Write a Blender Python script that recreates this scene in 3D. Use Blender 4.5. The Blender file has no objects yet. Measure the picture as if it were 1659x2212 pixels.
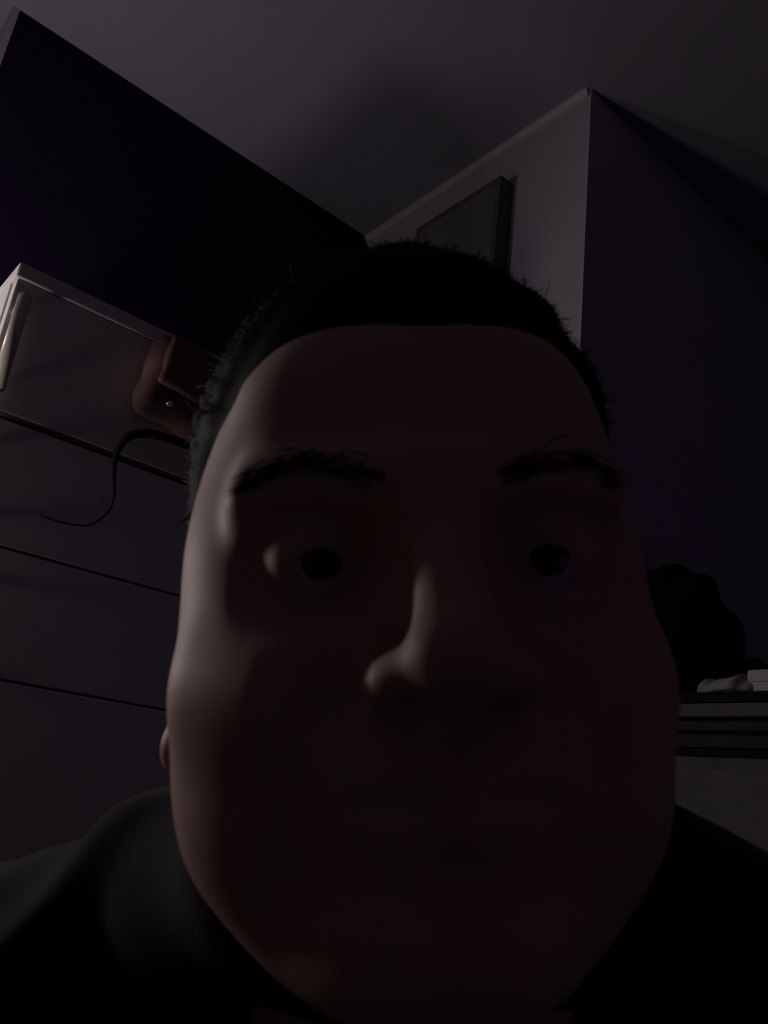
import bpy, bmesh, math, random
import numpy as np
from mathutils import Vector, Matrix

# ---------------------------------------------------------------- camera, world, exposure
S = bpy.context.scene
COL = S.collection
W_, H_, FPX = 1659, 2212, 1800.0
CAM_Z = 1.45
CAM = np.array([0.0, 0.0, CAM_Z])
YAW, PITCH, ROLL = math.radians(-38.590), math.radians(19.698), math.radians(-7.107)
def cam_basis():
    a, b, g = YAW, PITCH, ROLL
    Rz = np.array([[math.cos(a), -math.sin(a), 0], [math.sin(a), math.cos(a), 0], [0, 0, 1]])
    Rx = np.array([[1, 0, 0], [0, math.cos(b), -math.sin(b)], [0, math.sin(b), math.cos(b)]])
    Ry = np.array([[math.cos(g), 0, math.sin(g)], [0, 1, 0], [-math.sin(g), 0, math.cos(g)]])
    return Rz @ Rx @ Ry            # columns: right, forward, up
R = cam_basis()
RIGHT, FWD, UP = R[:, 0], R[:, 1], R[:, 2]

cd = bpy.data.cameras.new('camera')
cam = bpy.data.objects.new('camera', cd)
COL.objects.link(cam)
M = Matrix.Identity(4)
for i in range(3):
    M[i][0], M[i][1], M[i][2], M[i][3] = RIGHT[i], UP[i], -FWD[i], CAM[i]
cam.matrix_world = M
cd.sensor_fit = 'HORIZONTAL'
cd.sensor_width = 36.0
cd.lens = FPX / W_ * 36.0
cd.clip_start = 0.01
cd.dof.use_dof = True
cd.dof.focus_distance = 1.0
cd.dof.aperture_fstop = 26.0
S.camera = cam

wd = bpy.data.worlds.new('night')
S.world = wd
wd.use_nodes = True
wd.node_tree.nodes['Background'].inputs['Color'].default_value = (0.62, 0.40, 0.95, 1)
wd.node_tree.nodes['Background'].inputs['Strength'].default_value = 0.14  # violet night sky, tuned as dim fill through the added window

S.view_settings.view_transform = 'Standard'
S.view_settings.look = 'None'
S.view_settings.gamma = 1.0
S.view_settings.use_curve_mapping = False
S.view_settings.exposure = 0.0
LAMP_HIGH = (-0.10, 1.15, 2.03)     # upper globe of the unseen floor lamp
ADDED_LOW = (-0.10, 0.958, 1.61)     # lower globe, added to light the cheek
GLOW_HIGH, GLOW_LOW = 38.0, 68.0

# ---------------------------------------------------------------- materials
def mat(name, col, rough=0.7, spec=0.3, noise=0.0, scale=40.0, bump=0.0, bscale=None, metal=0.0, sheen=0.0, sss=0.0, col2=None):
    m = bpy.data.materials.new(name)
    m.use_nodes = True
    nt = m.node_tree
    b = nt.nodes['Principled BSDF']
    b.inputs['Roughness'].default_value = rough
    b.inputs['Specular IOR Level'].default_value = spec
    b.inputs['Metallic'].default_value = metal
    b.inputs['Sheen Weight'].default_value = sheen
    c1 = tuple(col) + (1,)
    b.inputs['Base Color'].default_value = c1
    tc = nt.nodes.new('ShaderNodeTexCoord')
    if noise or col2:
        n = nt.nodes.new('ShaderNodeTexNoise')
        n.inputs['Scale'].default_value = scale
        n.inputs['Detail'].default_value = 5
        nt.links.new(tc.outputs['Object'], n.inputs['Vector'])
        r = nt.nodes.new('ShaderNodeValToRGB')
        r.color_ramp.elements[0].position = 0.3
        r.color_ramp.elements[1].position = 0.7
        c2 = col2 if col2 else tuple(x * (1 - noise) for x in col)
        r.color_ramp.elements[0].color = tuple(c2) + (1,)
        r.color_ramp.elements[1].color = c1
        nt.links.new(n.outputs['Fac'], r.inputs['Fac'])
        nt.links.new(r.outputs['Color'], b.inputs['Base Color'])
    if bump:
        n2 = nt.nodes.new('ShaderNodeTexNoise')
        n2.inputs['Scale'].default_value = bscale or scale * 4
        n2.inputs['Detail'].default_value = 4
        nt.links.new(tc.outputs['Object'], n2.inputs['Vector'])
        bp = nt.nodes.new('ShaderNodeBump')
        bp.inputs['Strength'].default_value = bump
        bp.inputs['Distance'].default_value = 0.002
        nt.links.new(n2.outputs['Fac'], bp.inputs['Height'])
        nt.links.new(bp.outputs['Normal'], b.inputs['Normal'])
    return m

def emit(name, col, strength):
    m = bpy.data.materials.new(name)
    m.use_nodes = True
    nt = m.node_tree
    nt.nodes.remove(nt.nodes['Principled BSDF'])
    e = nt.nodes.new('ShaderNodeEmission')
    e.inputs['Color'].default_value = tuple(col) + (1,)
    e.inputs['Strength'].default_value = strength
    nt.links.new(e.outputs[0], nt.nodes['Material Output'].inputs['Surface'])
    return m

MT = dict(
    ceiling=mat('ceiling_paint', (0.335, 0.32, 0.38), 0.9, 0.1, noise=0.06, scale=6, bump=0.15, bscale=160),
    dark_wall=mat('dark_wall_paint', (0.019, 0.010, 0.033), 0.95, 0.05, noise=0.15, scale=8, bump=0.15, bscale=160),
    pale_wall=mat('pale_wall_paint', (0.48, 0.44, 0.50), 0.9, 0.1, noise=0.06, scale=8, bump=0.15, bscale=160),
    side_wall=mat('side_wall_paint', (0.54, 0.48, 0.58), 0.9, 0.1, noise=0.06, scale=6, bump=0.15, bscale=160),
    rest_wall=mat('far_wall_paint', (0.30, 0.27, 0.29), 0.9, 0.1, noise=0.06, scale=6),
    trim=mat('trim_paint', (0.58, 0.54, 0.56), 0.7, 0.2),
    floor=mat('floor_boards', (0.16, 0.10, 0.07), 0.6, 0.3, noise=0.4, scale=9),
    cabinet=mat('cabinet_lacquer', (0.76, 0.70, 0.69), 0.55, 0.3, noise=0.05, scale=14),
    handle=mat('handle_satin', (0.62, 0.57, 0.50), 0.38, 0.5, metal=0.2),
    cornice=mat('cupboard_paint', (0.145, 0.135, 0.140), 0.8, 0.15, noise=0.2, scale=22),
    cornice_dark=mat('cornice_dark_tone', (0.06, 0.055, 0.06), 0.8, 0.15, noise=0.3, scale=30),  # darker tone for the two lower cornice steps
    gap_shade=mat('cornice_gap_shade', (0.020, 0.018, 0.020), 0.9, 0.1),  # near black: shade of the cornice gaps put into colour
    skin=mat('skin', (0.62, 0.43, 0.36), 0.55, 0.3, col2=(0.57, 0.38, 0.31), scale=35, bump=0.025, bscale=600),
    lip=mat('lip_skin', (0.42, 0.19, 0.17), 0.45, 0.4),
    hair=mat('hair_dark', (0.006, 0.0045, 0.006), 0.6, 0.03, noise=0.3, scale=90),
    eye=mat('eye_white', (0.6, 0.57, 0.55), 0.2, 0.5),
    iris=mat('iris_brown', (0.035, 0.018, 0.010), 0.2, 0.5),
    shirt=mat('dark_jersey', (0.008, 0.005, 0.011), 0.95, 0.1, noise=0.3, scale=60, bump=0.15, bscale=700, sheen=0.12),
    trousers=mat('dark_denim', (0.02, 0.022, 0.032), 0.95, 0.1, noise=0.3, scale=60),
    shoe=mat('black_rubber', (0.015, 0.015, 0.016), 0.6, 0.3),
    canvas=mat('dark_canvas', (0.19, 0.185, 0.18), 0.9, 0.1, noise=0.35, scale=14),
    frame=mat('dark_frame', (0.11, 0.105, 0.075), 0.7, 0.2),
    bag=mat('brown_leather', (0.20, 0.11, 0.095), 0.6, 0.3, noise=0.35, scale=40, bump=0.4, bscale=120),
    strap=mat('black_strap', (0.012, 0.010, 0.012), 0.7, 0.2),
    metal=mat('clasp_metal', (0.85, 0.8, 0.75), 0.25, 0.5, metal=0.9),
    jacket=mat('dark_jacket_cloth', (0.014, 0.013, 0.017), 0.95, 0.1, noise=0.3, scale=60),
    cloth=mat('pale_cloth', (0.50, 0.48, 0.47), 0.9, 0.1, noise=0.4, scale=60),
    pink=mat('pink_ceramic', (0.50, 0.38, 0.40), 0.5, 0.3, noise=0.05),
    white_box=mat('white_card', (0.62, 0.60, 0.58), 0.7, 0.2, noise=0.05),
    lamp_metal=mat('lamp_brushed_metal', (0.30, 0.28, 0.26), 0.4, 0.5, metal=0.8),
    globe_high=emit('lamp_glow_high', (1.0, 0.90, 0.93), GLOW_HIGH),
    added_globe=emit('added_globe_glow', (1.0, 0.89, 0.88), GLOW_LOW),
    glass=mat('added_window_glass', (0.6, 0.6, 0.65), 0.05, 0.5),
    sash=mat('added_window_sash', (0.55, 0.52, 0.52), 0.6, 0.3),
)
sk = MT['skin'].node_tree.nodes['Principled BSDF']
sk.inputs['Subsurface Weight'].default_value = 0.35
sk.inputs['Subsurface Radius'].default_value = (1.0, 0.35, 0.18)
sk.inputs['Subsurface Scale'].default_value = 0.006
gb = MT['glass'].node_tree.nodes['Principled BSDF']
gb.inputs['Transmission Weight'].default_value = 1.0
gb.inputs['IOR'].default_value = 1.0

# ---------------------------------------------------------------- helpers
def tag(o, label=None, cat=None, group=None, kind=None):
    if label: o['label'] = label
    if cat: o['category'] = cat
    if group: o['group'] = group
    if kind: o['kind'] = kind
    return o

def empty(name, loc, label=None, cat=None, group=None):
    o = bpy.data.objects.new(name, None)
    o.empty_display_size = 0.05
    o.location = loc
    COL.objects.link(o)
    return tag(o, label, cat, group)

def link(name, me, m, parent=None):
    o = bpy.data.objects.new(name, me)
    COL.objects.link(o)
    if m: me.materials.append(m)
    if parent is not None:
        o.parent = parent
        loc = Vector((0, 0, 0)); q = parent
        while q is not None:
            loc += q.location; q = q.parent
        o.location = Vector((0, 0, 0))
        me.transform(Matrix.Translation(-loc))   # meshes are written in world metres
    return o

def box_bm(bm, lo, hi, bev=0.0):
    r = bmesh.ops.create_cube(bm, size=1.0)
    vs = r['verts']
    lo, hi = Vector(lo), Vector(hi)
    for v in vs:
        v.co = Vector(((lo[i] + hi[i]) / 2 + v.co[i] * (hi[i] - lo[i]) for i in range(3)))
    if bev:
        es = list({e for v in vs for e in v.link_edges})
        bmesh.ops.bevel(bm, geom=es, offset=bev, segments=2, affect='EDGES', profile=0.6)

def box(name, lo, hi, m, parent=None, bev=0.0):
    bm = bmesh.new()
    box_bm(bm, lo, hi, bev)
    me = bpy.data.meshes.new(name)
    bm.to_mesh(me); bm.free()
    return link(name, me, m, parent)

def profile(name, pts, axis, a, b, m, parent=None):
    """extrude a closed 2-D outline along world axis from a to b"""
    n = len(pts); V = []; F = []
    for t in (a, b):
        for (p, q) in pts:
            v = [0, 0, 0]; o = [i for i in range(3) if i != axis]
            v[axis] = t; v[o[0]] = p; v[o[1]] = q
            V.append(v)
    for i in range(n):
        j = (i + 1) % n
        F.append((i, j, n + j, n + i))
    F.append(tuple(range(n))[::-1]); F.append(tuple(range(n, 2 * n)))
    me = bpy.data.meshes.new(name)
    me.from_pydata(V, [], F)
    bm = bmesh.new(); bm.from_mesh(me); bmesh.ops.recalc_face_normals(bm, faces=bm.faces); bm.to_mesh(me); bm.free()
    return link(name, me, m, parent)

def lathe(name, prof, centre, m, parent=None, seg=40):
    V = []; F = []
    for (r, z) in prof:
        for k in range(seg):
            t = 2 * math.pi * k / seg
            V.append((centre[0] + r * math.cos(t), centre[1] + r * math.sin(t), centre[2] + z))
    for i in range(len(prof) - 1):
        for k in range(seg):
            F.append((i * seg + k, i * seg + (k + 1) % seg, (i + 1) * seg + (k + 1) % seg, (i + 1) * seg + k))
    F.append(tuple(range(seg))[::-1]); F.append(tuple((len(prof) - 1) * seg + k for k in range(seg)))
    me = bpy.data.meshes.new(name); me.from_pydata(V, [], F)
    me.shade_smooth()
    return link(name, me, m, parent)

def spline(P, n=12):
    P = [np.array(p, float) for p in P]
    Q = [2 * P[0] - P[1]] + P + [2 * P[-1] - P[-2]]
    out = []
    for i in range(1, len(Q) - 2):
        for k in range(n):
            t = k / n
            a, b, c, d = Q[i - 1], Q[i], Q[i + 1], Q[i + 2]
            out.append(0.5 * (2 * b + (c - a) * t + (2 * a - 5 * b + 4 * c - d) * t * t + (3 * b - a - 3 * c + d) * t ** 3))
    out.append(P[-1])
    return np.array(out)

def tube(name, P, rad, m, parent=None, seg=10, n=12, flat=1.0, curve=True):
    C = spline(P, n) if curve else np.array(P, float)
    rr = np.interp(np.linspace(0, 1, len(C)), np.linspace(0, 1, len(rad)), rad) if hasattr(rad, '__len__') else np.full(len(C), rad)
    V = []; F = []
    nrm = None
    for i in range(len(C)):
        t = C[min(i + 1, len(C) - 1)] - C[max(i - 1, 0)]
        t /= np.linalg.norm(t) + 1e-12
        if nrm is None:
            nrm = np.cross(t, [0, 0, 1.0])
            if np.linalg.norm(nrm) < 1e-3: nrm = np.cross(t, [1.0, 0, 0])
        nrm = nrm - t * (nrm @ t); nrm /= np.linalg.norm(nrm)
        b = np.cross(t, nrm)
        for k in range(seg):
            a = 2 * math.pi * k / seg
            V.append(C[i] + rr[i] * (math.cos(a) * nrm * flat + math.sin(a) * b))
    for i in range(len(C) - 1):
        for k in range(seg):
            F.append((i * seg + k, i * seg + (k + 1) % seg, (i + 1) * seg + (k + 1) % seg, (i + 1) * seg + k))
    F.append(tuple(range(seg))[::-1]); F.append(tuple((len(C) - 1) * seg + k for k in range(seg)))
    me = bpy.data.meshes.new(name); me.from_pydata([tuple(v) for v in V], [], F)
    me.shade_smooth()
    return link(name, me, m, parent)

# ---- implicit surfaces: distance fields on a grid, meshed by surface nets
def grid(lo, hi, h):
    ax = [np.arange(lo[i], hi[i] + h, h, dtype=np.float32) for i in range(3)]
    X, Y, Z = np.meshgrid(*ax, indexing='ij')
    return X, Y, Z
def ell(P, c, r):
    x, y, z = (P[0] - c[0]), (P[1] - c[1]), (P[2] - c[2])
    k0 = np.sqrt((x / r[0]) ** 2 + (y / r[1]) ** 2 + (z / r[2]) ** 2)
    k1 = np.sqrt((x / r[0] ** 2) ** 2 + (y / r[1] ** 2) ** 2 + (z / r[2] ** 2) ** 2) + 1e-6
    return k0 * (k0 - 1) / k1
def cap(P, a, b, ra, rb, sy=1.0):
    a = np.array(a, float); b = np.array(b, float); d = b - a; L = d @ d + 1e-12
    x, y, z = P[0] - a[0], P[1] - a[1], P[2] - a[2]
    t = np.clip((x * d[0] + y * d[1] + z * d[2]) / L, 0, 1)
    return np.sqrt((x - t * d[0]) ** 2 + ((y - t * d[1]) / sy) ** 2 + (z - t * d[2]) ** 2) - (ra + (rb - ra) * t)
def smin(a, b, k):
    h = np.clip(0.5 + 0.5 * (b - a) / k, 0, 1)
    return b + (a - b) * h - k * h * (1 - h)
def ssub(a, b, k):           # a minus b
    return -smin(-a, b, k)
def nets(F, lo, h, relax=2):
    s = F < 0
    nx, ny, nz = F.shape
    cnt = np.zeros((nx - 1, ny - 1, nz - 1), np.float32)
    acc = np.zeros((nx - 1, ny - 1, nz - 1, 3), np.float32)
    off = [(0, 0, 0), (1, 0, 0), (0, 1, 0), (1, 1, 0), (0, 0, 1), (1, 0, 1), (0, 1, 1), (1, 1, 1)]
    def sl(A, o): return A[o[0]:nx - 1 + o[0], o[1]:ny - 1 + o[1], o[2]:nz - 1 + o[2]]
    for i in range(8):
        for ax in range(3):
            if off[i][ax] == 0:
                o2 = list(off[i]); o2[ax] = 1
                a, b = sl(F, off[i]), sl(F, o2)
                cr = (a < 0) != (b < 0)
                t = np.where(cr, a / np.where(cr, a - b, 1), 0)
                for k in range(3):
                    acc[..., k] += np.where(cr, off[i][k] + (t if k == ax else 0), 0)
                cnt += cr
    act = cnt > 0
    idx = -np.ones(act.shape, np.int64)
    cells = np.argwhere(act)
    idx[act] = np.arange(len(cells))
    V = (cells + acc[act] / cnt[act][:, None]) * h + np.array(lo)
    Q = []
    for ax in range(3):
        o = [0, 0, 0]; o[ax] = 1
        a = F[:nx - o[0], :ny - o[1], :nz - o[2]]; b = F[o[0]:, o[1]:, o[2]:]
        e = np.argwhere((a < 0) != (b < 0))
        u, v = (ax + 1) % 3, (ax + 2) % 3
        ok = (e[:, u] > 0) & (e[:, v] > 0) & (e[:, u] < F.shape[u] - 1) & (e[:, v] < F.shape[v] - 1)
        e = e[ok]
        fl = F[e[:, 0], e[:, 1], e[:, 2]] < 0
        def ci(du, dv):
            c = e.copy(); c[:, u] -= du; c[:, v] -= dv
            return idx[c[:, 0], c[:, 1], c[:, 2]]
        q = np.stack([ci(1, 1), ci(0, 1), ci(0, 0), ci(1, 0)], 1)
        q[~fl] = q[~fl][:, ::-1]
        Q.append(q)
    Q = np.concatenate(Q)
    for _ in range(relax):
        acc2 = np.zeros_like(V); n = np.zeros(len(V))
        for k in range(4):
            i, j = Q[:, k], Q[:, (k + 1) % 4]
            for c in range(3):
                acc2[:, c] += np.bincount(i, V[j, c], len(V)) + np.bincount(j, V[i, c], len(V))
            n += np.bincount(i, minlength=len(V)) + np.bincount(j, minlength=len(V))
        V = 0.5 * V + 0.5 * acc2 / np.maximum(n, 1)[:, None]
    return V, Q
def mesh_np(name, V, Q, m, parent=None, smooth=True, extra=None):
    me = bpy.data.meshes.new(name)
    me.vertices.add(len(V)); me.vertices.foreach_set('co', np.ascontiguousarray(V, np.float32).ravel())
    k = Q.shape[1]
    me.loops.add(Q.size); me.loops.foreach_set('vertex_index', np.ascontiguousarray(Q, np.int32).ravel())
    me.polygons.add(len(Q))
    me.polygons.foreach_set('loop_start', np.arange(0, Q.size, k, dtype=np.int32))
    me.update(calc_edges=True); me.validate()
    if smooth: me.shade_smooth()
    return link(name, me, m, parent)

# ---------------------------------------------------------------- room shell
CEIL = 2.70
W1Y, W2X, W3Y, W1X0 = 1.339, 0.920, 0.718, 0.112
def struct(o): o['kind'] = 'structure'; return o
struct(box('ceiling', (-1.72, -2.12, CEIL), (2.82, 2.62, CEIL + 0.12), MT['ceiling']))
struct(box('floor', (-1.72, -2.12, -0.12), (2.82, 2.62, 0.0), MT['floor']))
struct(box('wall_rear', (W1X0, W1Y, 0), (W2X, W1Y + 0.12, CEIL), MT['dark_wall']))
# end face of the dark partition keeps the pale paint of the passage
struct(box('trim_2', (W1X0 - 0.012, W1Y + 0.0, 0), (W1X0, W1Y + 0.12, CEIL), MT['pale_wall']))
struct(box('wall_nook', (W2X, W3Y, 0), (W2X + 0.12, W1Y + 0.12, CEIL), MT['pale_wall']))
struct(box('wall_side', (W2X + 0.12, W3Y, 0), (2.82, W3Y + 0.12, CEIL), MT['side_wall']))
struct(box('wall_skin', (W2X, W3Y - 0.004, 0), (2.82, W3Y, CEIL), MT['side_wall']))  # thin skin added in side-wall paint to cover the pale wall's end
struct(box('wall_passage', (W1X0, W1Y + 0.12, 0), (W1X0 + 0.12, 2.5, CEIL), MT['rest_wall']))
struct(box('wall_far', (-1.6, 2.5, 0), (W1X0 + 0.12, 2.62, CEIL), MT['rest_wall']))
struct(box('wall_left', (-1.72, -2.12, 0), (-1.6, 2.62, CEIL), MT['rest_wall']))
struct(box('wall_right', (2.7, -2.12, 0), (2.82, W3Y, CEIL), MT['rest_wall']))
# front wall behind the viewer with a window added to let in dim violet fill
wx0, wx1, wz0, wz1 = 0.2, 1.7, 0.9, 2.2
fw = bmesh.new()
box_bm(fw, (-1.6, -2.12, 0), (wx0, -2.0, CEIL)); box_bm(fw, (wx1, -2.12, 0), (2.7, -2.0, CEIL))
box_bm(fw, (wx0, -2.12, 0), (wx1, -2.0, wz0)); box_bm(fw, (wx0, -2.12, wz1), (wx1, -2.0, CEIL))
fme = bpy.data.meshes.new('wall_front'); fw.to_mesh(fme); fw.free()
struct(link('wall_front', fme, MT['rest_wall']))
win = struct(empty('added_window_1', ((wx0 + wx1) / 2, -2.06, wz0)))
for lo, hi in (((wx0, -2.09, wz0), (wx0 + 0.05, -2.03, wz1)), ((wx1 - 0.05, -2.09, wz0), (wx1, -2.03, wz1)),
               ((wx0 + 0.05, -2.09, wz0), (wx1 - 0.05, -2.03, wz0 + 0.05)), ((wx0 + 0.05, -2.09, wz1 - 0.05), (wx1 - 0.05, -2.03, wz1)),
               (((wx0 + wx1) / 2 - 0.02, -2.09, wz0 + 0.05), ((wx0 + wx1) / 2 + 0.02, -2.03, wz1 - 0.05))):
    box('added_window_frame', lo, hi, MT['sash'], win)
for a, b in ((wx0 + 0.05, (wx0 + wx1) / 2 - 0.02), ((wx0 + wx1) / 2 + 0.02, wx1 - 0.05)):
    box('added_pane', (a, -2.063, wz0 + 0.05), (b, -2.057, wz1 - 0.05), MT['glass'], win)

# thin cove moulding where the pale nook wall meets the ceiling
struct(profile('trim_1', [(W2X, CEIL), (W2X, CEIL - 0.016), (W2X - 0.004, CEIL - 0.016), (W2X - 0.005, CEIL - 0.011),
                          (W2X - 0.009, CEIL - 0.006), (W2X - 0.010, CEIL)], 1, W3Y, W1Y, MT['trim']))

# ---------------------------------------------------------------- floor lamp in the passage (out of frame), lower globe added
lx, ly = -0.26, 1.08
lamp = empty('floor_lamp', (lx, ly, 0), 'slim metal floor lamp left of the pale cabinet, out of frame, lower globe added to light the cheek', 'lamp')
lathe('lamp_base', [(0.0005, 0), (0.12, 0), (0.125, 0.006), (0.12, 0.016), (0.03, 0.026), (0.012, 0.04)], (lx, ly, 0), MT['lamp_metal'], lamp)
lathe('pole', [(0.009, 0.035), (0.009, LAMP_HIGH[2] - 0.05), (0.006, LAMP_HIGH[2] - 0.045), (0.0005, LAMP_HIGH[2] - 0.044)], (lx, ly, 0), MT['lamp_metal'], lamp, 20)
for g, m in ((LAMP_HIGH, MT['globe_high']), (ADDED_LOW, MT['added_globe'])):
    arm = tube('lamp_arm', [(lx, ly, g[2] - 0.075), ((lx + g[0]) / 2, (ly + g[1]) / 2, g[2] - 0.072), (g[0], g[1], g[2] - 0.058), (g[0], g[1], g[2] - 0.035)], 0.005, MT['lamp_metal'], lamp, 10)
    lathe('lamp_globe', [(max(0.0005, 0.034 * math.sin(t)), -0.034 * math.cos(t)) for t in np.linspace(0, math.pi, 20)], g, m, arm)

# ---------------------------------------------------------------- tall pale cabinet
CX0, CX1, CYF, CYB = 0.166, 0.770, 0.945, W1Y - 0.002
CYD = CYF + 0.0022
TOPZ = CAM_Z + 0.556
cab = empty('tall_cabinet', (CX0, CYB, 0), 'tall pale cabinet with bar handles standing against the dark wall', 'cabinet')
box('plinth', (CX0 + 0.02, CYF + 0.04, 0), (CX1 - 0.02, CYB, 0.07), MT['cabinet'], cab, 0.002)
# carcass: two sides, back, shelf boards
box('side_panel', (CX0, CYD + 0.020, 0.07), (CX0 + 0.018, CYB, TOPZ - 0.020), MT['cabinet'], cab, 0.001)
box('side_panel', (CX1 - 0.018, CYD + 0.020, 0.07), (CX1, CYB, TOPZ - 0.020), MT['cabinet'], cab, 0.001)
box('back_panel', (CX0 + 0.018, CYB - 0.012, 0.07), (CX1 - 0.018, CYB, TOPZ - 0.020), MT['cabinet'], cab)
box('top_board', (CX0 - 0.001, CYF, TOPZ - 0.020), (CX1 + 0.001, CYB, TOPZ), MT['cabinet'], cab, 0.0025)
seams = [TOPZ - 0.021, CAM_Z + 0.3675, CAM_Z + 0.2225, CAM_Z + 0.0842, CAM_Z - 0.30, 0.92, 0.50, 0.075]
gaps = [0.0, 0.0042, 0.0015, 0.0013, 0.0015, 0.0015, 0.0015, 0.0015, 0.0]
box('inner_shelf', (CX0 + 0.018, CYD + 0.03, 0.07), (CX1 - 0.018, CYB - 0.012, 0.088), MT['cabinet'], cab)
for i in range(1, len(seams) - 1):
    box('inner_shelf', (CX0 + 0.018, CYD + 0.03, seams[i] - 0.006), (CX1 - 0.018, CYB - 0.012, seams[i] + 0.006), MT['strap'], cab)
for i in range(len(seams) - 1):
    z1, z0 = seams[i] - gaps[i], seams[i + 1] + gaps[i + 1]
    fr = box('door_front' if i in (0, 4, 5, 6) else 'drawer_front', (CX0 + 0.002, CYD, z0), (CX1 - 0.002, CYD + 0.0185, z1), MT['cabinet'], cab, 0.0014)
    zc = (z0 + z1) / 2 - 0.008
    L = min(0.062, (z1 - z0) * 0.40)
    bm = bmesh.new()
    hx = CX0 + 0.0105
    bmesh.ops.create_cone(bm, cap_ends=True, segments=20, radius1=0.0078, radius2=0.0078, depth=2 * L,
                          matrix=Matrix.Translation((hx + 0.001, CYD - 0.021, zc)))
    bmesh.ops.bevel(bm, geom=[e for e in bm.edges if abs(e.verts[0].co.z - e.verts[1].co.z) < 1e-6], offset=0.0025, segments=3, affect='EDGES')
    for s in (-1, 1):
        box_bm(bm, (hx - 0.004, CYD - 0.016, zc + s * (L - 0.016) - 0.004), (hx + 0.004, CYD + 0.001, zc + s * (L - 0.016) + 0.004))
    me = bpy.data.meshes.new('handle'); bm.to_mesh(me); bm.free(); me.shade_auto_smooth(angle=0.6) if hasattr(me, 'shade_auto_smooth') else me.shade_smooth()
    link('handle', me, MT['handle'], fr)

# ---------------------------------------------------------------- brown bag with black strap on the cabinet front
def at(px, py, y):
    d = R @ np.array([(px - W_ / 2) / FPX, 1, -(py - H_ / 2) / FPX])
    return CAM + d * (y / d[1])
bag = empty('shoulder_bag', (0.43, CYF - 0.03, CAM_Z + 0.40), 'small brown leather bag with black strap hanging on the pale cabinet front', 'bag')
lo, hi, h = (0.30, 0.87, CAM_Z + 0.385), (0.54, 0.965, CAM_Z + 0.56), 0.0020
P = grid(lo, hi, h)
bz = CAM_Z
def rbox(P, c, hb, r, ang=0.0):
    x, y, z = P[0] - c[0], P[1] - c[1], P[2] - c[2]
    ca, sa = math.cos(ang), math.sin(ang)
    x, z = ca * x - sa * z, sa * x + ca * z
    q = [np.abs(x) - hb[0] + r, np.abs(y) - hb[1] + r, np.abs(z) - hb[2] + r]
    return np.sqrt(sum(np.maximum(k, 0) ** 2 for k in q)) + np.minimum(np.maximum(np.maximum(q[0], q[1]), q[2]), 0) - r
wob = 0.0009 * np.sin(75 * P[0] + 50 * P[2]) + 0.0010 * np.sin(160 * P[2] - 90 * P[0])
F = rbox(P, (0.420, 0.924, bz + 0.472), (0.090, 0.022, 0.056), 0.018, 0.10) + wob
F = np.maximum(F, P[1] - (CYD - 0.0015))
V, Q = nets(F, lo, h, 3)
mesh_np('bag_body', V, Q, MT['bag'], bag)
F = rbox(P, (0.424, 0.9005, bz + 0.488), (0.080, 0.006, 0.036), 0.0055, 0.10) + wob
V, Q = nets(F, lo, h, 2)
fl = mesh_np('flap', V, Q, MT['bag'], bag)
cp = at(366, 873, 0.8925)
lathe('clasp', [(0.0005, -0.003), (0.004, -0.0025), (0.005, 0), (0.004, 0.0025), (0.0005, 0.003)], cp, MT['metal'], fl, 16)
SY = 0.905
pts = [at(560, 1000, 0.90), at(480, 985, 0.895), at(425, 968, 0.89), at(365, 948, 0.888), at(318, 936, 0.89), at(275, 945, 0.895), at(250, 985, 0.90),
       at(247, 1030, 0.91), at(246, 1075, 0.925), at(232, 1108, 0.937), at(195, 1133, 0.941), at(145, 1131, 0.942), at(88, 1114, 0.942)]
tube('strap', pts, [0.0062, 0.0062, 0.0060, 0.0058, 0.0056, 0.0050, 0.0034, 0.0022, 0.0014, 0.0012, 0.0012, 0.0010, 0.0008], MT['strap'], bag, 8)
tube('hanging_loop', [(0.445, 0.92, bz + 0.535), (0.447, 0.932, bz + 0.553), (0.448, 0.942, bz + 0.5595), (0.449, 0.97, bz + 0.5598), (0.450, 1.02, bz + 0.5600)], 0.003, MT['strap'], bag, 8)

# ---------------------------------------------------------------- small dark picture high on the nook wall
pic = empty('picture', (W2X, 0.995, CAM_Z + 0.83), 'small dark picture hung high on the pale wall just under the ceiling', 'picture')
px0, px1 = W2X - 0.035, W2X
py0, py1, pz0, pz1 = 0.886, 1.118, CAM_Z + 0.83, CAM_Z + 1.138
box('canvas', (px0 + 0.001, py0 + 0.012, pz0 + 0.012), (px1 - 0.001, py1 - 0.012, pz1 - 0.012), MT['canvas'], pic)
for lo_, hi_ in (((px0, py0, pz0), (px1, py0 + 0.012, pz1)), ((px0, py1 - 0.012, pz0), (px1, py1, pz1)),
                 ((px0, py0 + 0.012, pz0), (px1, py1 - 0.012, pz0 + 0.012)), ((px0, py0 + 0.012, pz1 - 0.012), (px1, py1 - 0.012, pz1))):
    box('frame_bar', lo_, hi_, MT['frame'], pic, 0.001)

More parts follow.
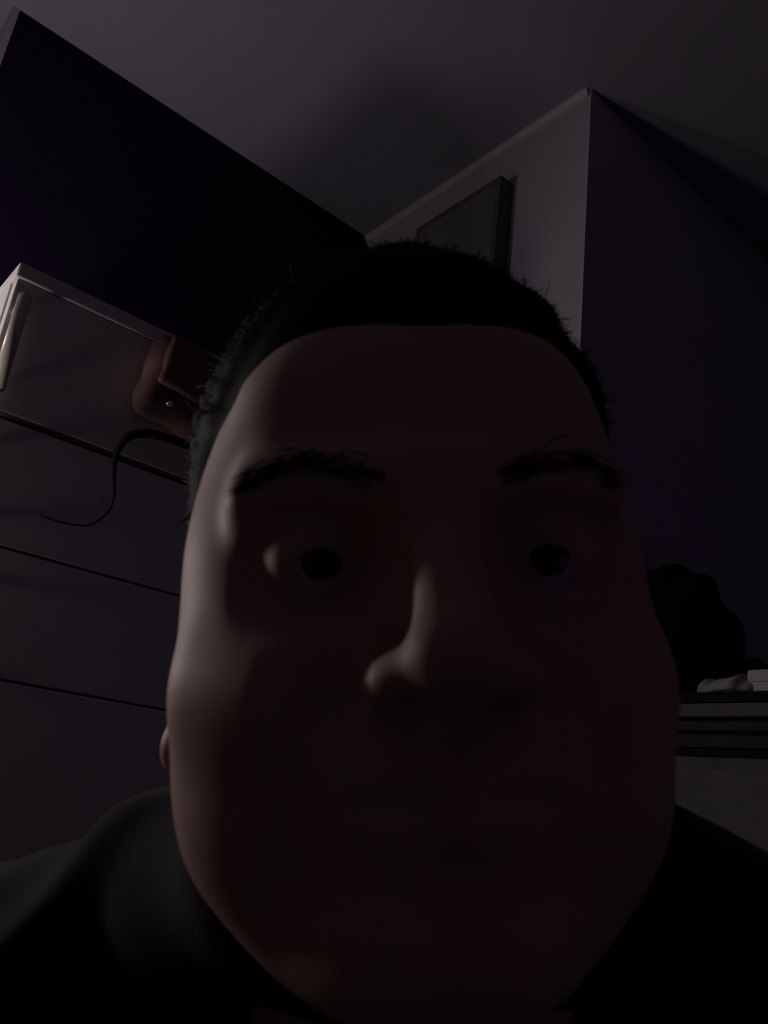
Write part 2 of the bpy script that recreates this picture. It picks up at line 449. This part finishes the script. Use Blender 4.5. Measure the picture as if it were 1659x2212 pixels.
# ---------------------------------------------------------------- tall cupboard on the right with things on top
UX0, UX1, UY0, UY1, UZ = 0.80, 1.22, -0.25, 0.60, CAM_Z + 0.1535
cup = empty('cupboard', (UX0, UY0, 0), 'tall pale cupboard with a stepped cornice beside the person\'s shoulder', 'cupboard')
box('carcass', (UX0 + 0.022, UY0 + 0.01, 0.06), (UX1, UY1 - 0.01, UZ - 0.06), MT['cornice'], cup, 0.002)
box('plinth', (UX0 + 0.05, UY0 + 0.02, 0), (UX1, UY1 - 0.02, 0.06), MT['cornice'], cup)
box('top_board', (UX0 + 0.003, UY0, UZ - 0.010), (UX1, UY1, UZ), MT['gap_shade'], cup, 0.0015)  # board coloured near black as the shadow gap below the items
box('cornice_step', (UX0 + 0.002, UY0 + 0.002, UZ - 0.025), (UX1, UY1 - 0.002, UZ - 0.011), MT['cornice'], cup, 0.003)
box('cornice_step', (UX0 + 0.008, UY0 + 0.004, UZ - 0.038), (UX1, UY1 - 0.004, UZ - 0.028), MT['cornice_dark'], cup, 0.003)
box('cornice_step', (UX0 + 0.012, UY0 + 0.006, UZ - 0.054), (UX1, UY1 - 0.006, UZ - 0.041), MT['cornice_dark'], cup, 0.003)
box('cornice_core', (UX0 + 0.018, UY0 + 0.012, UZ - 0.062), (UX1 - 0.01, UY1 - 0.012, UZ - 0.006), MT['gap_shade'], cup)  # near-black filler, shade between the steps painted in
ym = (UY0 + UY1) / 2
for a, b, hy in ((UY0 + 0.02, ym - 0.002, ym - 0.03), (ym + 0.002, UY1 - 0.02, ym + 0.03)):
    dr = box('cupboard_door', (UX0 + 0.004, a, 0.08), (UX0 + 0.022, b, UZ - 0.075), MT['cornice'], cup, 0.002)
    box('raised_panel', (UX0 + 0.0005, a + 0.05, 0.16), (UX0 + 0.004, b - 0.05, UZ - 0.15), MT['cornice'], dr, 0.0012)
    lathe('knob', [(0.0005, -0.012), (0.010, -0.010), (0.012, 0), (0.010, 0.010), (0.0005, 0.012)], (UX0 - 0.008, hy, 0.95), MT['handle'], dr, 16)

# folded cloth (crumpled), ornament, box on the cupboard top
lo, hi, h = (0.79, 0.385, UZ - 0.002), (0.93, 0.485, UZ + 0.06), 0.0016
P = grid(lo, hi, h)
F = ell(P, (0.850, 0.428, UZ + 0.004), (0.052, 0.042, 0.017))
F = smin(F, ell(P, (0.875, 0.415, UZ + 0.012), (0.036, 0.026, 0.016)), 0.008)
F = F + 0.0022 * np.sin(150 * P[1] + 60 * P[0]) + 0.0014 * np.sin(330 * P[1] - 90 * P[0] + 200 * P[2])
F = np.maximum(F, UZ + 0.0006 - P[2])
V, Q = nets(F, lo, h, 2)
tag(mesh_np('folded_cloth', V, Q, MT['cloth']), 'crumpled pale cloth lying on the front edge of the tall cupboard top', 'cloth')
orn = empty('ornament', (0.8125, 0.4215, UZ), 'tiny pinkish knob-shaped ornament standing before the crumpled pale cloth', 'ornament')
lathe('foot', [(0.0005, 0.0003), (0.0080, 0.0003), (0.0085, 0.002), (0.0060, 0.004)], (0.8105, 0.4215, UZ), MT['pink'], orn, 20)
lathe('ornament_body', [(0.0055, 0.0036), (0.0078, 0.006), (0.0075, 0.010), (0.0045, 0.0135), (0.0005, 0.0145)], (0.8105, 0.4215, UZ), MT['pink'], orn, 20)
wb = empty('white_box', (0.86, 0.33, UZ), 'low white cardboard box on the cupboard top at the right edge of the frame', 'box')
box('box_base', (0.812, 0.270, UZ + 0.0005), (0.905, 0.4045, UZ + 0.016), MT['white_box'], wb, 0.003)
box('box_lid', (0.810, 0.268, UZ + 0.010), (0.907, 0.4065, UZ + 0.0225), MT['white_box'], wb, 0.003)

# dark jacket heaped on the far end of the cupboard
lo, hi, h = (0.775, 0.28, UZ - 0.16), (1.24, 0.68, UZ + 0.36), 0.004
P = grid(lo, hi, h)
F = ell(P, (1.05, 0.640, UZ + 0.05), (0.11, 0.105, 0.185))
F = smin(F, ell(P, (1.05, 0.500, UZ + 0.015), (0.11, 0.100, 0.060)), 0.04)
F = smin(F, cap(P, (0.83, 0.535, UZ - 0.08), (0.86, 0.545, UZ + 0.05), 0.022, 0.05), 0.04)
F = F + 0.006 * np.sin(45 * P[1] + 30 * P[2]) * np.sin(38 * P[0]) + 0.004 * np.sin(90 * P[1] - 40 * P[0] + 60 * P[2])
slab = np.maximum(np.maximum(UX0 - 0.001 - P[0], P[1] - UY1 - 0.001), P[2] - UZ - 0.001)  # cupboard volume
F = np.maximum(F, -slab)
F = np.maximum(F, P[1] - (W3Y - 0.012))
V, Q = nets(F, lo, h, 3)
tag(mesh_np('jacket', V, Q, MT['jacket']), 'dark jacket heaped over the end of the tall cupboard behind the person', 'jacket')

# ---------------------------------------------------------------- the person
def frame(pitch, yaw, roll):
    # local x = image left, y = towards the camera, z = up; camera aligned, then turned
    X, Y, Z = -RIGHT, -FWD, UP
    c, s = math.cos(pitch), math.sin(pitch)
    Y, Z = c * Y + s * Z, c * Z - s * Y
    c, s = math.cos(yaw), math.sin(yaw)
    X, Y = c * X + s * Y, c * Y - s * X
    c, s = math.cos(roll), math.sin(roll)
    X, Z = c * X + s * Z, c * Z - s * X
    return np.stack([X, Y, Z], 1)
def ray(px, py, dist):
    d = R @ np.array([(px - W_ / 2) / FPX, 1, -(py - H_ / 2) / FPX])
    return CAM + d / np.linalg.norm(d) * dist
HEADC = ray(880, 1258, 0.302)
HF = frame(math.radians(15), math.radians(4), math.radians(-2))
X_t = -RIGHT
Z_t = np.array([0, 0, 1.0]); Z_t = Z_t - X_t * (Z_t @ X_t); Z_t /= np.linalg.norm(Z_t)
TF = np.stack([X_t, np.cross(Z_t, X_t), Z_t], 1)

person = empty('person', (HEADC[0] - 0.02, HEADC[1] + 0.06, 0), 'person in a dark top with short dark hair, face close up and side lit', 'person')

def head_sdf(P):
    x, y, z = P
    ax = np.abs(x); A = (ax, y, z)
    F = ell(A, (0, -0.014, 0.030), (0.074, 0.092, 0.083))                      # cranium
    F = smin(F, ell(A, (0, 0.020, -0.030), (0.068, 0.068, 0.080)), 0.02)         # face
    F = smin(F, ell(A, (0, 0.049, 0.038), (0.050, 0.032, 0.036)), 0.03)          # forehead
    F = smin(F, ell(A, (0.042, 0.024, -0.004), (0.031, 0.036, 0.044)), 0.02)      # temples
    F = smin(F, ell(A, (0.0195, 0.022, -0.054), (0.0560, 0.056, 0.053)), 0.022)    # cheeks
    F = smin(F, ell(A, (0.033, 0.020, -0.080), (0.0355, 0.042, 0.030)), 0.024)    # jaw
    F = smin(F, ell(A, (0, 0.068, -0.098), (0.024, 0.020, 0.019)), 0.022)        # chin
    F = smin(F, ell(A, (0, 0.030, -0.108), (0.040, 0.045, 0.022)), 0.028)        # soft chin below
    F = smin(F, cap(A, (0.010, 0.087, 0.012), (0.049, 0.070, 0.013), 0.008, 0.007), 0.014)   # brow ridge
    F = smin(F, cap(A, (0.056, 0.046, -0.040), (0.040, 0.068, -0.042), 0.0135, 0.011), 0.018) # cheek bone
    F = ssub(F, ell(A, (0.039, 0.090, -0.010), (0.027, 0.023, 0.0145)), 0.010)     # eye sockets
    F = smin(F, ell(A, (0.031, 0.0678, -0.006), (0.0155, 0.0125, 0.0115)), 0.006) # lids over the eyeballs
    F = ssub(F, ell(A, (0.031, 0.085, -0.0080), (0.0120, 0.0100, 0.0032)), 0.002) # eye opening
    F = smin(F, cap(A, (0, 0.086, 0.010), (0, 0.106, -0.034), 0.007, 0.0105), 0.012)  # nose bridge
    F = smin(F, ell(A, (0, 0.108, -0.038), (0.0115, 0.0095, 0.0095)), 0.008)     # nose tip
    F = smin(F, ell(A, (0.0135, 0.097, -0.041), (0.0085, 0.010, 0.0075)), 0.006) # wings
    F = ssub(F, ell(A, (0.0085, 0.101, -0.0485), (0.0045, 0.006, 0.005)), 0.003) # nostrils
    F = smin(F, ell(A, (0, 0.076, -0.066), (0.030, 0.016, 0.020)), 0.016)        # muzzle
    F = smin(F, cap(A, (0, 0.0915, -0.0625), (0.021, 0.081, -0.0665), 0.0052, 0.0025), 0.005) # upper lip
    F = smin(F, cap(A, (0, 0.0905, -0.0735), (0.019, 0.081, -0.0700), 0.0062, 0.0025), 0.005) # lower lip
    F = ssub(F, cap(A, (0, 0.0985, -0.0678), (0.023, 0.0865, -0.0685), 0.0016, 0.0012), 0.003) # mouth line
    F = ssub(F, ell(A, (0, 0.096, -0.054), (0.0035, 0.004, 0.006)), 0.004)       # philtrum
    # ears
    E = ell(A, (0.0765, -0.014, -0.028), (0.0085, 0.017, 0.032))
    E = smin(E, ell(A, (0.0815, -0.008, -0.0560), (0.0060, 0.0080, 0.0075)), 0.010)
    E = ssub(E, ell(A, (0.0850, -0.009, -0.022), (0.0060, 0.0085, 0.017)), 0.004)
    F = smin(F, E, 0.006)
    # neck
    F = smin(F, cap(A, (0, -0.022, -0.075), (0, -0.060, -0.20), 0.058, 0.062), 0.03)
    return F

lo, hi, h = (-0.100, -0.125, -0.245), (0.100, 0.126, 0.125), 0.0019
P = grid(lo, hi, h)
F = head_sdf(P)
F = np.maximum(F, -0.235 - P[2])
Vh, Qh = nets(F, lo, h, 7)
Vh_w = HEADC + Vh @ HF.T
# shoulders, arms and hands of the same body (under the clothes, hands below the cuffs)
def body_low(P):
    A = (np.abs(P[0]), P[1], P[2])
    F = ell(A, (0, -0.085, -0.36), (0.135, 0.080, 0.20))
    F = smin(F, cap(A, (0.03, -0.085, -0.165), (0.155, -0.09, -0.185), 0.040, 0.036), 0.05)
    F = smin(F, cap(A, (0, -0.06, -0.13), (0, -0.075, -0.22), 0.045, 0.050), 0.04)
    F = smin(F, ell(A, (0, -0.085, -0.56), (0.125, 0.080, 0.14)), 0.06)
    F = smin(F, cap(A, (0.175, -0.09, -0.19), (0.225, -0.11, -0.44), 0.036, 0.030), 0.03)
    F = smin(F, cap(A, (0.225, -0.11, -0.44), (0.222, -0.055, -0.66), 0.030, 0.020), 0.015)
    return F
def hand(P):
    A = (np.abs(P[0]), P[1], P[2])
    F = cap(A, (0.222, -0.065, -0.64), (0.222, -0.052, -0.675), 0.020, 0.019)
    F = smin(F, ell(A, (0.220, -0.040, -0.715), (0.014, 0.036, 0.045)), 0.014)
    for (dy, L, bend) in ((0.026, 0.066, 0.008), (0.008, 0.075, 0.012), (-0.010, 0.070, 0.015), (-0.026, 0.054, 0.017)):
        a = np.array([0.219, -0.040 + dy, -0.748]); b = a + np.array([-bend, 0.003, -L * 0.5]); c = b + np.array([-bend * 1.8, 0.002, -L * 0.42])
        F = smin(F, cap(A, a, b, 0.0085, 0.0080), 0.005); F = smin(F, cap(A, b, c, 0.0080, 0.0066), 0.003)
    a = np.array([0.214, -0.010, -0.690]); b = np.array([0.202, 0.014, -0.722]); c = np.array([0.192, 0.018, -0.752])
    F = smin(F, cap(A, a, b, 0.012, 0.0095), 0.008); F = smin(F, cap(A, b, c, 0.0095, 0.0075), 0.003)
    return F
lo, hi, h = (-0.29, -0.20, -0.705), (0.29, 0.02, -0.10), 0.006
P = grid(lo, hi, h)
F = smin(body_low(P), hand(P), 0.01)
F = np.maximum(F, -0.697 - P[2])
Vb, Qb = nets(F, lo, h, 2)
lo, hi, h = (-0.28, -0.11, -0.86), (0.28, 0.045, -0.660), 0.0026
P = grid(lo, hi, h)
F = np.maximum(np.maximum(hand(P), P[2] + 0.668), 0.15 - np.abs(P[0]))
Vn, Qn = nets(F, lo, h, 1)
Vb_w = HEADC + np.concatenate([Vb, Vn]) @ TF.T
Qbn = np.concatenate([Qb, Qn + len(Vb)])
mesh_np('body', np.concatenate([Vh_w, Vb_w]), np.concatenate([Qh, Qbn + len(Vh)]), MT['skin'], person)

# eyes
def local_sphere(name, c, r, m, parent, squash=1.0, seg=24, frm=HF):
    V = []; Q = []
    n = 14
    for i in range(n + 1):
        t = math.pi * i / n
        for k in range(seg):
            a = 2 * math.pi * k / seg
            V.append((r * math.sin(t) * math.cos(a), r * squash * math.cos(t), r * math.sin(t) * math.sin(a)))
    for i in range(n):
        for k in range(seg):
            Q.append((i * seg + k, (i + 1) * seg + k, (i + 1) * seg + (k + 1) % seg, i * seg + (k + 1) % seg))
    V = np.array(V) + np.array(c)
    return mesh_np(name, HEADC + V @ frm.T, np.array(Q), m, parent)
for s in (-1, 1):
    e = local_sphere('eye', (s * 0.031, 0.0665, -0.0075), 0.0122, MT['eye'], person)
    local_sphere('iris', (s * 0.031, 0.0770, -0.0075), 0.0056, MT['iris'], e, 0.38)

# hair: a cap that follows the skull, with loose strands
rng = np.random.default_rng(7)
def hair_sdf(P):
    x, y, z = P
    A = (np.abs(x), y, z)
    F = ell(A, (0, -0.014, 0.036), (0.0785, 0.099, 0.0910))
    F = smin(F, ell(A, (0, -0.040, -0.01), (0.078, 0.075, 0.075)), 0.02)
    win = ell(A, (0, 0.112, -0.040), (0.0715, 0.088, 0.088))
    F = ssub(F, win, 0.004)
    F = ssub(F, ell(A, (0.085, 0.000, -0.046), (0.030, 0.024, 0.045)), 0.006)     # round the ears
    F = np.maximum(F, -0.085 - z + 0.4 * np.maximum(y, -0.05))
    n = 0.0022 * np.sin(95 * x + 30 * np.sin(40 * z)) * np.sin(70 * z + 40 * y) + 0.0016 * np.sin(210 * x + 130 * z - 90 * y)
    return F + n * np.clip((0.062 - y) / 0.03, 0.0, 1.0)
lo, hi, h = (-0.100, -0.130, -0.115), (0.100, 0.110, 0.135), 0.0022
P = grid(lo, hi, h)
V, Q = nets(hair_sdf(P), lo, h, 2)
# vertex normals
fn = np.cross(V[Q[:, 2]] - V[Q[:, 0]], V[Q[:, 3]] - V[Q[:, 1]])
vn = np.zeros_like(V)
for k in range(4):
    for c in range(3):
        vn[:, c] += np.bincount(Q[:, k], fn[:, c], len(V))
vn /= np.linalg.norm(vn, axis=1)[:, None] + 1e-12
if (vn * (V - V.mean(0))).sum() < 0: vn = -vn
hairV, hairQ = HEADC + V @ HF.T, Q
N = 9000
out = np.linalg.norm(V - np.array([0, -0.016, 0.034]), axis=1) > 0.078
out &= head_sdf((V[:, 0], V[:, 1], V[:, 2])) > 0.0035
pool = np.where(out)[0]
ids = rng.choice(pool, N)
root = V[ids]; nor = vn[ids]
back = np.array([0.0, -1.0, 0.25]) + rng.normal(0, 0.55, (N, 3))
tan = back - nor * (back * nor).sum(1)[:, None]; tan /= np.linalg.norm(tan, axis=1)[:, None]
side = np.cross(nor, tan)
L = rng.uniform(0.006, 0.014, N)[:, None]; lift = rng.uniform(0.02, 0.20, N)[:, None]
w = 0.00032
p0 = root - nor * 0.001
p1 = root + tan * L * 0.5 + nor * L * lift * 0.8
p2 = root + tan * L * 0.95 + nor * L * lift * 0.9
SV = np.stack([p0 - side * w, p0 + side * w, p1 - side * w * 0.8, p1 + side * w * 0.8, p2 - side * w * 0.1, p2 + side * w * 0.1], 1).reshape(-1, 3)
b = (np.arange(N) * 6)[:, None]
SQ = np.concatenate([b + np.array([[0, 1, 3, 2]]), b + np.array([[2, 3, 5, 4]])])
mesh_np('hair', np.concatenate([hairV, HEADC + SV @ HF.T]), np.concatenate([hairQ, SQ + len(hairV)]), MT['hair'], person)
# eyebrows
for s in (-1, 1):
    n = 110
    t = rng.uniform(0, 1, n)
    bx = 0.014 + 0.036 * t; byy = 0.0945 - 0.016 * t ** 1.6; bz = 0.0095 + 0.008 * np.sin(t * 2.4) + rng.normal(0, 0.0016, n)
    p0 = np.stack([s * bx, byy, bz], 1)
    dr = np.stack([s * np.full(n, 0.8), -0.25 - 0.3 * t, 0.35 - 0.6 * t], 1) + rng.normal(0, 0.12, (n, 3)); dr /= np.linalg.norm(dr, axis=1)[:, None]
    up = np.array([0, 0.15, 1.0]); w = 0.0003
    p1 = p0 + dr * 0.008
    VV = np.stack([p0 - up * w, p0 + up * w, p1 + up * w * 0.2, p1 - up * w * 0.2], 1).reshape(-1, 3)
    mesh_np('eyebrow', HEADC + VV @ HF.T, np.arange(n * 4).reshape(-1, 4), MT['hair'], person, False)

# dark top: collar, shoulders, sleeves, with folds
def shirt_sdf(P):
    A = (np.abs(P[0]), P[1], P[2])
    F = ell(A, (0, -0.085, -0.36), (0.170, 0.108, 0.21))
    F = smin(F, cap(A, (0.045, -0.085, -0.132), (0.182, -0.09, -0.166), 0.068, 0.064), 0.04)
    F = smin(F, ell(A, (0, -0.085, -0.58), (0.160, 0.108, 0.16)), 0.05)
    F = smin(F, cap(A, (0.185, -0.09, -0.18), (0.236, -0.11, -0.44), 0.056, 0.047), 0.03)
    F = smin(F, cap(A, (0.236, -0.11, -0.44), (0.226, -0.060, -0.655), 0.047, 0.034), 0.02)
    # bunched collar round the neck
    q = np.sqrt((P[0] / 1.0) ** 2 + ((P[1] + 0.052) / 0.92) ** 2) - 0.082
    zc = -0.098 - 0.20 * (P[1] + 0.05)
    F = smin(F, np.sqrt(q ** 2 + ((P[2] - zc) * 0.8) ** 2) - 0.017, 0.03)
    # fold running from the collar over the lit shoulder
    F = smin(F, cap(P, (0.105, -0.055, -0.085), (0.150, -0.015, -0.145), 0.008, 0.010), 0.018)
    f = 0.0035 * np.sin(60 * P[0] + 45 * P[2] + 4 * np.sin(25 * P[1])) * np.sin(30 * P[2] + 22 * P[1]) + 0.0018 * np.sin(120 * P[2] - 60 * P[0] + 80 * P[1])
    F = F + f
    # openings: neck hole
    F = ssub(F, cap(A, (0, -0.040, -0.05), (0, -0.060, -0.17), 0.066, 0.062), 0.008)
    return F
lo, hi, h = (-0.31, -0.225, -0.74), (0.31, 0.075, -0.06), 0.0042
P = grid(lo, hi, h)
V, Q = nets(shirt_sdf(P), lo, h, 2)
mesh_np('dark_top', HEADC + V @ TF.T, Q, MT['shirt'], person)
# trousers and shoes, upright below the hips
hip = HEADC + TF @ np.array([0, -0.085, -0.60])
rx = np.array([-RIGHT[0], -RIGHT[1], 0]); rx /= np.linalg.norm(rx)
GF = np.stack([rx, np.cross([0, 0, 1.0], rx), np.array([0, 0, 1.0])], 1)
hz = hip[2]
def leg_sdf(P):
    A = (np.abs(P[0]), P[1], P[2])
    F = ell(A, (0, 0, 0.0), (0.158, 0.112, 0.13))
    F = smin(F, cap(A, (0.085, 0.0, -0.06), (0.095, 0.012, -0.45), 0.085, 0.062), 0.05)
    F = smin(F, cap(A, (0.095, 0.012, -0.45), (0.100, -0.005, -hz + 0.055), 0.062, 0.056), 0.02)
    return F + 0.003 * np.sin(50 * P[2] + 40 * P[0]) * np.sin(35 * P[1] + 20 * P[2])
lo, hi, h = (-0.22, -0.16, -hz + 0.02), (0.22, 0.16, 0.15), 0.0065
P = grid(lo, hi, h)
V, Q = nets(leg_sdf(P), lo, h, 2)
base = np.array([hip[0], hip[1], hip[2]])
mesh_np('trousers', base + V @ GF.T, Q, MT['trousers'], person)
for s in (-1, 1):
    lo, hi, h = (s * 0.1 - 0.07, -0.10, -hz - 0.004), (s * 0.1 + 0.07, 0.22, -hz + 0.11), 0.004
    P = grid(lo, hi, h)
    F = ell(P, (s * 0.100, 0.045, -hz + 0.030), (0.048, 0.135, 0.045))
    F = smin(F, ell(P, (s * 0.100, -0.010, -hz + 0.055), (0.044, 0.065, 0.050)), 0.03)
    F = np.maximum(F, -hz + 0.001 - P[2])
    V, Q = nets(F, lo, h, 1)
    mesh_np('shoe', base + V @ GF.T, Q, MT['shoe'], person)
